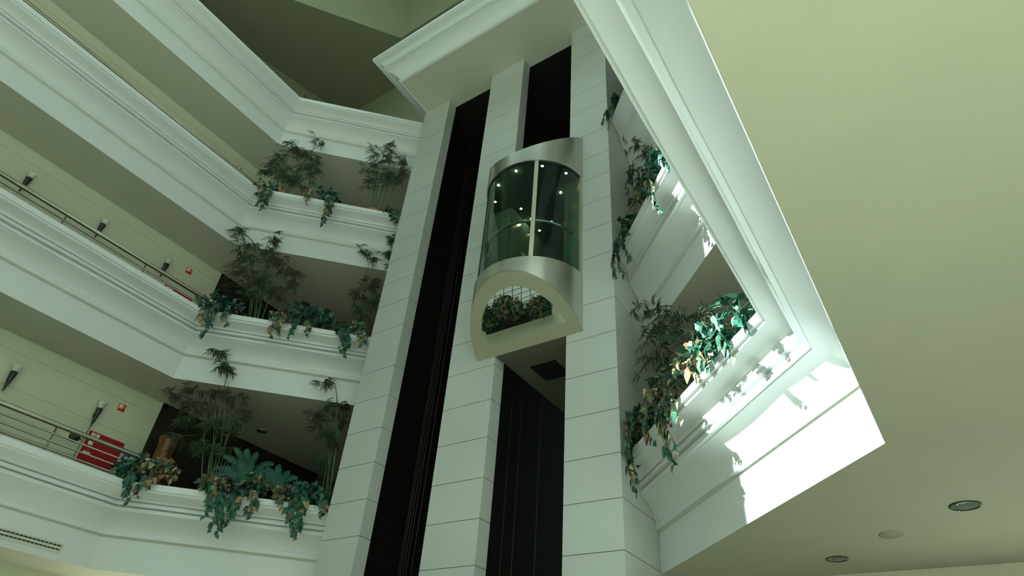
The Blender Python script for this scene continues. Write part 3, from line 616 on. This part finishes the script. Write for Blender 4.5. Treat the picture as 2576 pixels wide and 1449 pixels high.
# ---------------------------------------------------------------- plants
def frame(side):
    if side == 'L': return Vector((.70711, .70711, 0)), Vector((.70711, -.70711, 0))
    return Vector((-.70711, .70711, 0)), Vector((-.70711, -.70711, 0))
def leaf(mb, p, d, nrm, s, wd=1.0, kind='ivy'):
    d = d.normalized(); r = d.cross(nrm); r = r.normalized() if r.length > 1e-4 else d.orthogonal().normalized(); n = r.cross(d)
    if kind == 'ivy':
        half = [(.0, 0), (.26, -.10), (.50, .12), (.34, .34), (.36, .56), (.14, .72), (0, 1.02)]
        if wd < .9: half = [(.0, 0), (.22, -.06), (.40, .18), (.36, .45), (.20, .75), (0, 1.05)]
    else:
        half = [(0, 0), (.055, .22), (.060, .45), (.035, .75), (0, 1.0)]
    k = len(half); vs = []
    for sx in (1, -1):
        for x, y in half:
            vs.append(p+(r*(sx*x)+d*(y-(.16*y*y if kind == 'bam' else 0)*0)+n*(abs(x)*.28-.22*y*y))*s)
    mb.add(vs, [tuple(range(k)), tuple(range(2*k-1, k-1, -1))])
rnd = random.uniform
def rv(): return Vector((rnd(-1, 1), rnd(-1, 1), rnd(-1, 1)))
LV = {1: 'lowest', 2: 'second', 3: 'third'}
for side in 'LR':
    for l in (1, 2, 3):
        S_ = SL if side == 'L' else SR; sg = 1 if side == 'L' else -1
        def pt(u, n):       # u = x coordinate of the base line
            y = (S_+u) if side == 'L' else (S_-u)
            return (u+sg*.70711*n, y-.70711*n)
        ua, ub = (XL+.045, X0-.075) if side == 'L' else (XR-.045, X7+.075)
        r = thing('planter_box', 'long white planter box hidden behind the %s %s balcony parapet' % (LV[l], 'left' if side == 'L' else 'right'), 'planter', W(*pt((ua+ub)/2, -.04), Z(l)+.1094), 'planter boxes behind the parapets')
        a, b, c, d = pt(ua, -.09), pt(ub, -.09), pt(ub, .009), pt(ua, .009)
        MB().prism([a, b, c, d], Z(l)+.1095, Z(l)+.150).build('box', SOF, r)
        a, b, c, d = pt(ua, -.085), pt(ub, -.085), pt(ub, .005), pt(ua, .005)
        MB().prism([a, b, c, d], Z(l)+.1502, Z(l)+.1525).build('soil', SOIL, r)
def keep(side, p):
    if side == 'R' and p.y > .995*U: p.x = max(p.x, (X7+.018)*U)
    if side == 'L' and p.y > .995*U: p.x = min(p.x, (X0-.010)*U)
    return p
def clear_slab(side, l, p, nv):      # foliage reaching above the next soffit stays in front of the parapet above
    x, y = p.x/U, p.y/U
    n = (SL-(y-x))/1.41421 if side == 'L' else (SR-(x+y))/1.41421
    zz = (p.z-EYE)/U-Z(l+1)
    lim = .030 if zz < .07 else .034+.45*max(0, zz-.07)
    if zz > -.03 and n < lim: p += nv*((lim-n)*U)
    return p
def ivy(side, l, C, w, h, trails, aut, label):
    t, nv = frame(side); zr = Z(l)+.18; Cw = W(*C)
    base = W(C[0]-nv.x*.09, C[1]-nv.y*.09, Z(l)+.1526)
    r = thing('trailing_ivy', label, 'ivy', base, 'ivy trailing over the balcony parapets')
    gm, am, st = MB(), MB(), MB()
    wm, hm = w*U, h*U
    N = int(w*h*U*U*math.pi*980)+26
    ac = rnd(-.6, .6)
    for i in range(N):
        while True:
            a, b = rnd(-1, 1), rnd(-1, 1)
            if a*a+b*b < 1: break
        p = Cw+t*(a*wm)+Vector((0, 0, b*hm+(.02 if b > 0 else 0)))+nv*(rnd(-.03, .032)*U)
        keep(side, p)
        dn = (nv*rnd(.1, 1)+Vector((0, 0, rnd(-1.2, .3)))+rv()*.5)
        nr = nv*rnd(.2, 1)+Vector((0, 0, rnd(.2, 1)))+rv()*.5
        if random.random() < (aut if aut > .5 or aut < .1 else (min(1, aut*2.2) if (a-ac)*(1 if ac < 0 else -1) < 0 else aut*.2)): leaf(am, p, dn, nr, rnd(.06, .105))
        else: leaf(gm, p, dn, nr, rnd(.07, .125), random.choice((1, .8)))
    for k in range(6):
        q = Cw+t*(rnd(-.8, .8)*wm)+nv*rnd(-.02, .02)*U
        st.tube([base+t*rnd(-.1, .1), (base+q)/2+Vector((0, 0, .12))+rv()*.04, q], .006, 5)
    for e in trails:
        if side == 'R' and e[0] < X7+.02: e = tuple(v*.975/e[1] for v in e)
        E_ = W(*e); q0 = Cw+t*((E_-Cw).dot(t)*.6); lip = q0+nv*(.030*U)
        lip.z = max(min(lip.z, zr*U+EYE+.10), zr*U+EYE+.02)
        L = max(.05, lip.z-E_.z); n = max(4, int(L/.05)); pts = [q0, lip]
        for i in range(1, n+1):
            f = i/n; p = lip.lerp(E_, f); sway = math.sin(f*5+ac*4)*.035*math.sin(f*math.pi)
            p += t*sway+nv*(.02+.03*math.sin(f*math.pi)); pts.append(p)
        st.tube(pts, .0045, 5)
        for i, p in enumerate(pts[2:]):
            for s_ in range(2 if i < len(pts)*.5 else 1):
                dn = (t*random.choice((-1, 1))*rnd(.4, 1.1)+Vector((0, 0, -1))+nv*rnd(0, .5))
                m = am if random.random() < aut*.8 else gm
                leaf(m, p+rv()*.012, dn, nv+rv()*.4, rnd(.075, .125)*(1 if i < len(pts)-4 else .75), .8)
    st.build('vine_stems', VINE, r)
    gm.open = am.open = True
    if gm.v: gm.build('green_leaves', IVYG, r)
    if am.v: am.build('autumn_leaves', IVYA, r, label='yellow, orange and rust coloured leaves' )
def bamboo(side, l, B, canes, clusters, label, pot=False):
    t, nv = frame(side); zs = Z(l)+.1526
    base = W(B[0]-nv.x*.055, B[1]-nv.y*.055, zs)
    r = thing('potted_bamboo' if pot else 'bamboo_plant', label, 'bamboo', base, 'leafy bamboo plants on the balconies')
    if pot:
        MB().lathe(base, [(.001, 0), (.115, 0), (.160, .72), (.172, .725), (.176, .79), (.162, .795), (.152, .74), (.001, .735)], 30).build('pot', TERRA, r, label='terracotta pot rim')
        MB().lathe(base, [(.001, .745), (.155, .745), (.001, .746)], 20).build('pot_soil', SOIL, r)
    cn = MB(); cpts = []; tw = cn
    for i, (a, b) in enumerate(canes):
        A, Bp = W(*a), W(*b); low = abs(a[2]-min(c[0][2] for c in canes)) < .03
        A0 = base+t*rnd(-.07, .07)+nv*rnd(-.05, .05)+Vector((0, 0, .70 if pot else .0)) if low else A
        pts = [A0]+[A0.lerp(Bp, f)+t*(.03*math.sin(f*math.pi)*(1 if i % 2 else -1))+Vector((0, 0, .03*math.sin(f*math.pi))) for f in (.2, .4, .6, .8)]+[Bp]
        pts = [pts[0]]+[clear_slab(side, l, q, nv) for q in pts[1:]]
        cn.tube(pts, [.013, .012, .011, .009, .007, .005], 6); cpts += pts[1:]
        if low:
            for j in range(2):
                q = base+t*rnd(-.12, .12)+nv*rnd(-.08, .08); top = A0.lerp(Bp, rnd(.45, .9))+t*rnd(-.15, .15)
                cn.tube([q+Vector((0, 0, .70 if pot else 0)), q.lerp(top, .5)+rv()*.02, top], .007, 5)
    lf = MB()
    for (x, y, z, rx, ry) in clusters:
        c = W(x, y, z); near = min(cpts, key=lambda p: (p-c).length)
        tw.tube([near, (near+c)/2+Vector((0, 0, .06)), c+Vector((0, 0, ry*U*.5))], .0035, 4)
        nt = int(7+rx*ry*U*U*150)
        for k in range(nt):
            s0 = c+t*rnd(-.5, .5)*rx*U+Vector((0, 0, rnd(-.3, .8)*ry*U))+nv*rnd(-.02, .03)*U
            an = rnd(-1, 1); keep(side, s0)
            e = s0+t*(an*rx*U*.62)+Vector((0, 0, -abs(rnd(.2, .9))*ry*U*.75))+nv*rnd(-.015, .02)*U
            keep(side, e); clear_slab(side, l, s0, nv); clear_slab(side, l, e, nv); m = (s0+e)/2+Vector((0, 0, .04)); tw.tube([s0, m, e], .0022, 4)
            for i in range(8):
                f = i/7; p = s0.lerp(m, f*2) if f < .5 else m.lerp(e, f*2-1)
                ax = (e-s0).normalized(); sd = 1 if i % 2 else -1
                perp = ax.cross(nv).normalized()
                dn = ax*rnd(.5, 1)+perp*sd*rnd(.3, .9)+Vector((0, 0, -rnd(.0, .55)))+nv*rnd(-.3, .4)
                leaf(lf, p, dn, nv+rv()*.5, rnd(.085, .145), kind='bam')
    lf.open = True
    cn.build('canes', CANE, r); lf.build('leaves', BAML, r)
def fern(side, l, B, tips, label):
    t, nv = frame(side); base = W(B[0]-nv.x*.08, B[1]-nv.y*.08, Z(l)+.1526)
    r = thing('fern_plant', label, 'fern', base, 'ferns on the balconies')
    MB().tube([base, W(*B)+Vector((0,0,.02))], .02, 6).build('crown', VINE, r)
    c = W(*B)
    for e in tips:
        mb = MB(); E_ = W(*e); L = (E_-c).length; hh = max(.02, .25*L)
        pts = [c.lerp(E_, f)+Vector((0, 0, hh*math.sin(f*math.pi))) for f in [i/30 for i in range(31)]]
        mb.tube(pts, .004, 4, False)
        for i in range(2, 30):
            ax = (pts[i+1]-pts[i-1]).normalized(); perp = ax.cross(nv).normalized(); f = i/30
            s_ = .062*math.sin(min(1, f*2.2+.15)*math.pi/2)*(1-f)**.45+.012
            for sd in (-1, 1):
                d = perp*sd+ax*.35; w_ = ax*.0055
                p = pts[i]; mb.add([p-w_, p+w_, p+d*s_+w_*.5+nv*.008, p+d*s_-w_*.4+nv*.008], [(0,1,2,3)])
        mb.open = True; mb.build('frond', FERNM, r)
IL = ['dark ivy at the outer bend of the third left parapet beside the rail end','tiny autumn ivy tuft between the two bamboos on the third left parapet','green ivy with a long trail in the middle of the third left parapet','green ivy at the tower end of the third left parapet',
'wide dark ivy at the outer bend of the second left parapet','small autumn tuft at the railing end of the second left parapet','rusty ivy left of centre on the second left parapet','wide dark green ivy in the centre of the second left parapet','narrow green ivy with one long hanging trail near the tower, second left level','yellow and rust ivy next to the tower on the second left parapet',
'dark green ivy where the lowest left railing ends','orange and yellow ivy in front of the wooden column, lowest left level','variegated ivy tuft left of the big fern on the lowest left parapet','large leaved green ivy with the longest trails, lowest left parapet','mixed rust ivy with a thin short trail right of the big fern, lowest left level','yellow leaved ivy tuft right of centre on the lowest left parapet','dark green ivy hanging in a long point on the lowest left parapet','small ivy against the tower on the lowest left parapet',
'bright green ivy in the far right corner of the lowest right parapet','sunlit ivy with a small loose spray, lowest right parapet','cream and rust ivy tuft in the middle of the lowest right parapet','cream leaved ivy tuft just left of the middle, lowest right parapet','orange and cream ivy with a long dangling vine, lowest right parapet','thick mixed ivy spilling beside the tower, lowest right parapet',
'dark ivy cut by the near right balcony edge, second right level','yellow centred ivy with sunlit green trails, second right parapet','small dark ivy on the second right parapet above the tower corner','ivy hanging along the tower corner from the second right parapet','ivy on the third right parapet, topmost plant beside the tower','small green ivy between the sunlit spray and the cream leaved ivy, lowest right parapet','green ivy between the dangling vine and the tower, lowest right parapet','low dark ivy beneath the big fern, lowest left parapet']
for k, a in enumerate(IVY): random.seed(100+k); ivy(*a, IL[k])
BL = ['bushy bamboo in a terracotta pot near the bend of the third left balcony','slim two-stem bamboo in a terracotta pot near the tower, third left balcony','tallest dense bamboo near the bend of the second left balcony','bamboo with a drooping crown right of centre, second left balcony','bamboo half hidden by the tower edge, second left balcony',
'large many-stemmed bamboo in front of the dark doorway, lowest left balcony','bamboo with a curled top sprig beside the tower, lowest left balcony','dark bamboo arching toward the tower on the lowest right balcony','bamboo sprigs on the second right balcony above the lift tower corner']
for k, a in enumerate(BAM): random.seed(300+k); bamboo(*a, BL[k], pot=(k < 2))
FL = ['big green fern in the centre of the lowest left parapet','darker fern right of the big fern, lowest left parapet','small fern with blue green fronds on the third left parapet','fern with upright fronds behind the sunlit right parapet','little fern beside the ivy on the second right parapet']
for k, a in enumerate(FERN): random.seed(500+k); fern(*a, FL[k])
# ground floor rock garden, mirrored in the underside of the lift
random.seed(77)
gr = thing('garden_bed', 'low dark planting bed seen mirrored under the lift car', 'planter', W(-1.36, .237, ZF))
MB().box(-1.54, -1.18, .20, .275, ZF, ZF+.012).build('kerb', SOF, gr); MB().box(-1.535, -1.185, .203, .272, ZF+.012, ZF+.018).build('soil', SOIL, gr)
RL = ['brown boulder mirrored under the lift beside the shrubs', 'rounded pale boulder mirrored under the lift', 'small boulder in the mirrored garden bed', 'flat boulder at the edge of the mirrored garden bed']
for i, (x, y, s_) in enumerate([(-1.47,.215,.12),(-1.395,.215,.15),(-1.33,.215,.11),(-1.215,.225,.13)]):
    me = bpy.data.meshes.new('boulder'); bm = bmesh.new(); bmesh.ops.create_icosphere(bm, subdivisions=3, radius=s_)
    for v in bm.verts: v.co = v.co*(1+.12*math.sin(v.co.x*17+i)+.1*math.cos(v.co.y*21+2*i)); v.co.z *= .7
    for f in bm.faces: f.smooth = True
    bm.to_mesh(me); bm.free(); me.materials.append(ROCK)
    o = bpy.data.objects.new('boulder', me); S.collection.objects.link(o); o.location = W(x, y, ZF+.018)+Vector((0, 0, s_*.5)); tagm(o, RL[i], 'rock', 'boulders of the rock garden')
for i, (x, y, hh, au) in enumerate([(-1.475,.245,.95,.25),(-1.345,.24,1.0,.6),(-1.215,.25,.5,.5)]):
    r = thing('garden_shrub', ['dark green shrub mirrored under the lift car','rust brown shrub mirrored under the lift car','small mixed shrub mirrored at the side under the lift car'][i], 'shrub', W(x, y, ZF+.018), 'shrubs of the rock garden')
    c = W(x, y, ZF+.018); sm, g1, a1 = MB(), MB(), MB()
    for k in range(9):
        e = c+Vector((rnd(-.4, .4), rnd(-.3, .3), rnd(.5, 1)*hh)); sm.tube([c, (c+e)/2+rv()*.05, e], [.015, .01, .005], 5)
    for k in range(420):
        q = rv()
        while q.length > 1: q = rv()
        p_ = c+Vector((q.x*.36, q.y*.32, hh*.6+q.z*hh*.55)); leaf(a1 if random.random() < au else g1, p_, rv()+Vector((0, 0, .3)), rv(), rnd(.09, .15), .8)
    g1.open = a1.open = True
    sm.build('stems', VINE, r); g1.build('green_leaves', IVYG, r); a1.build('autumn_leaves', IVYA, r)
for o in bpy.data.objects:
    if '_o' in o: del o['_o']
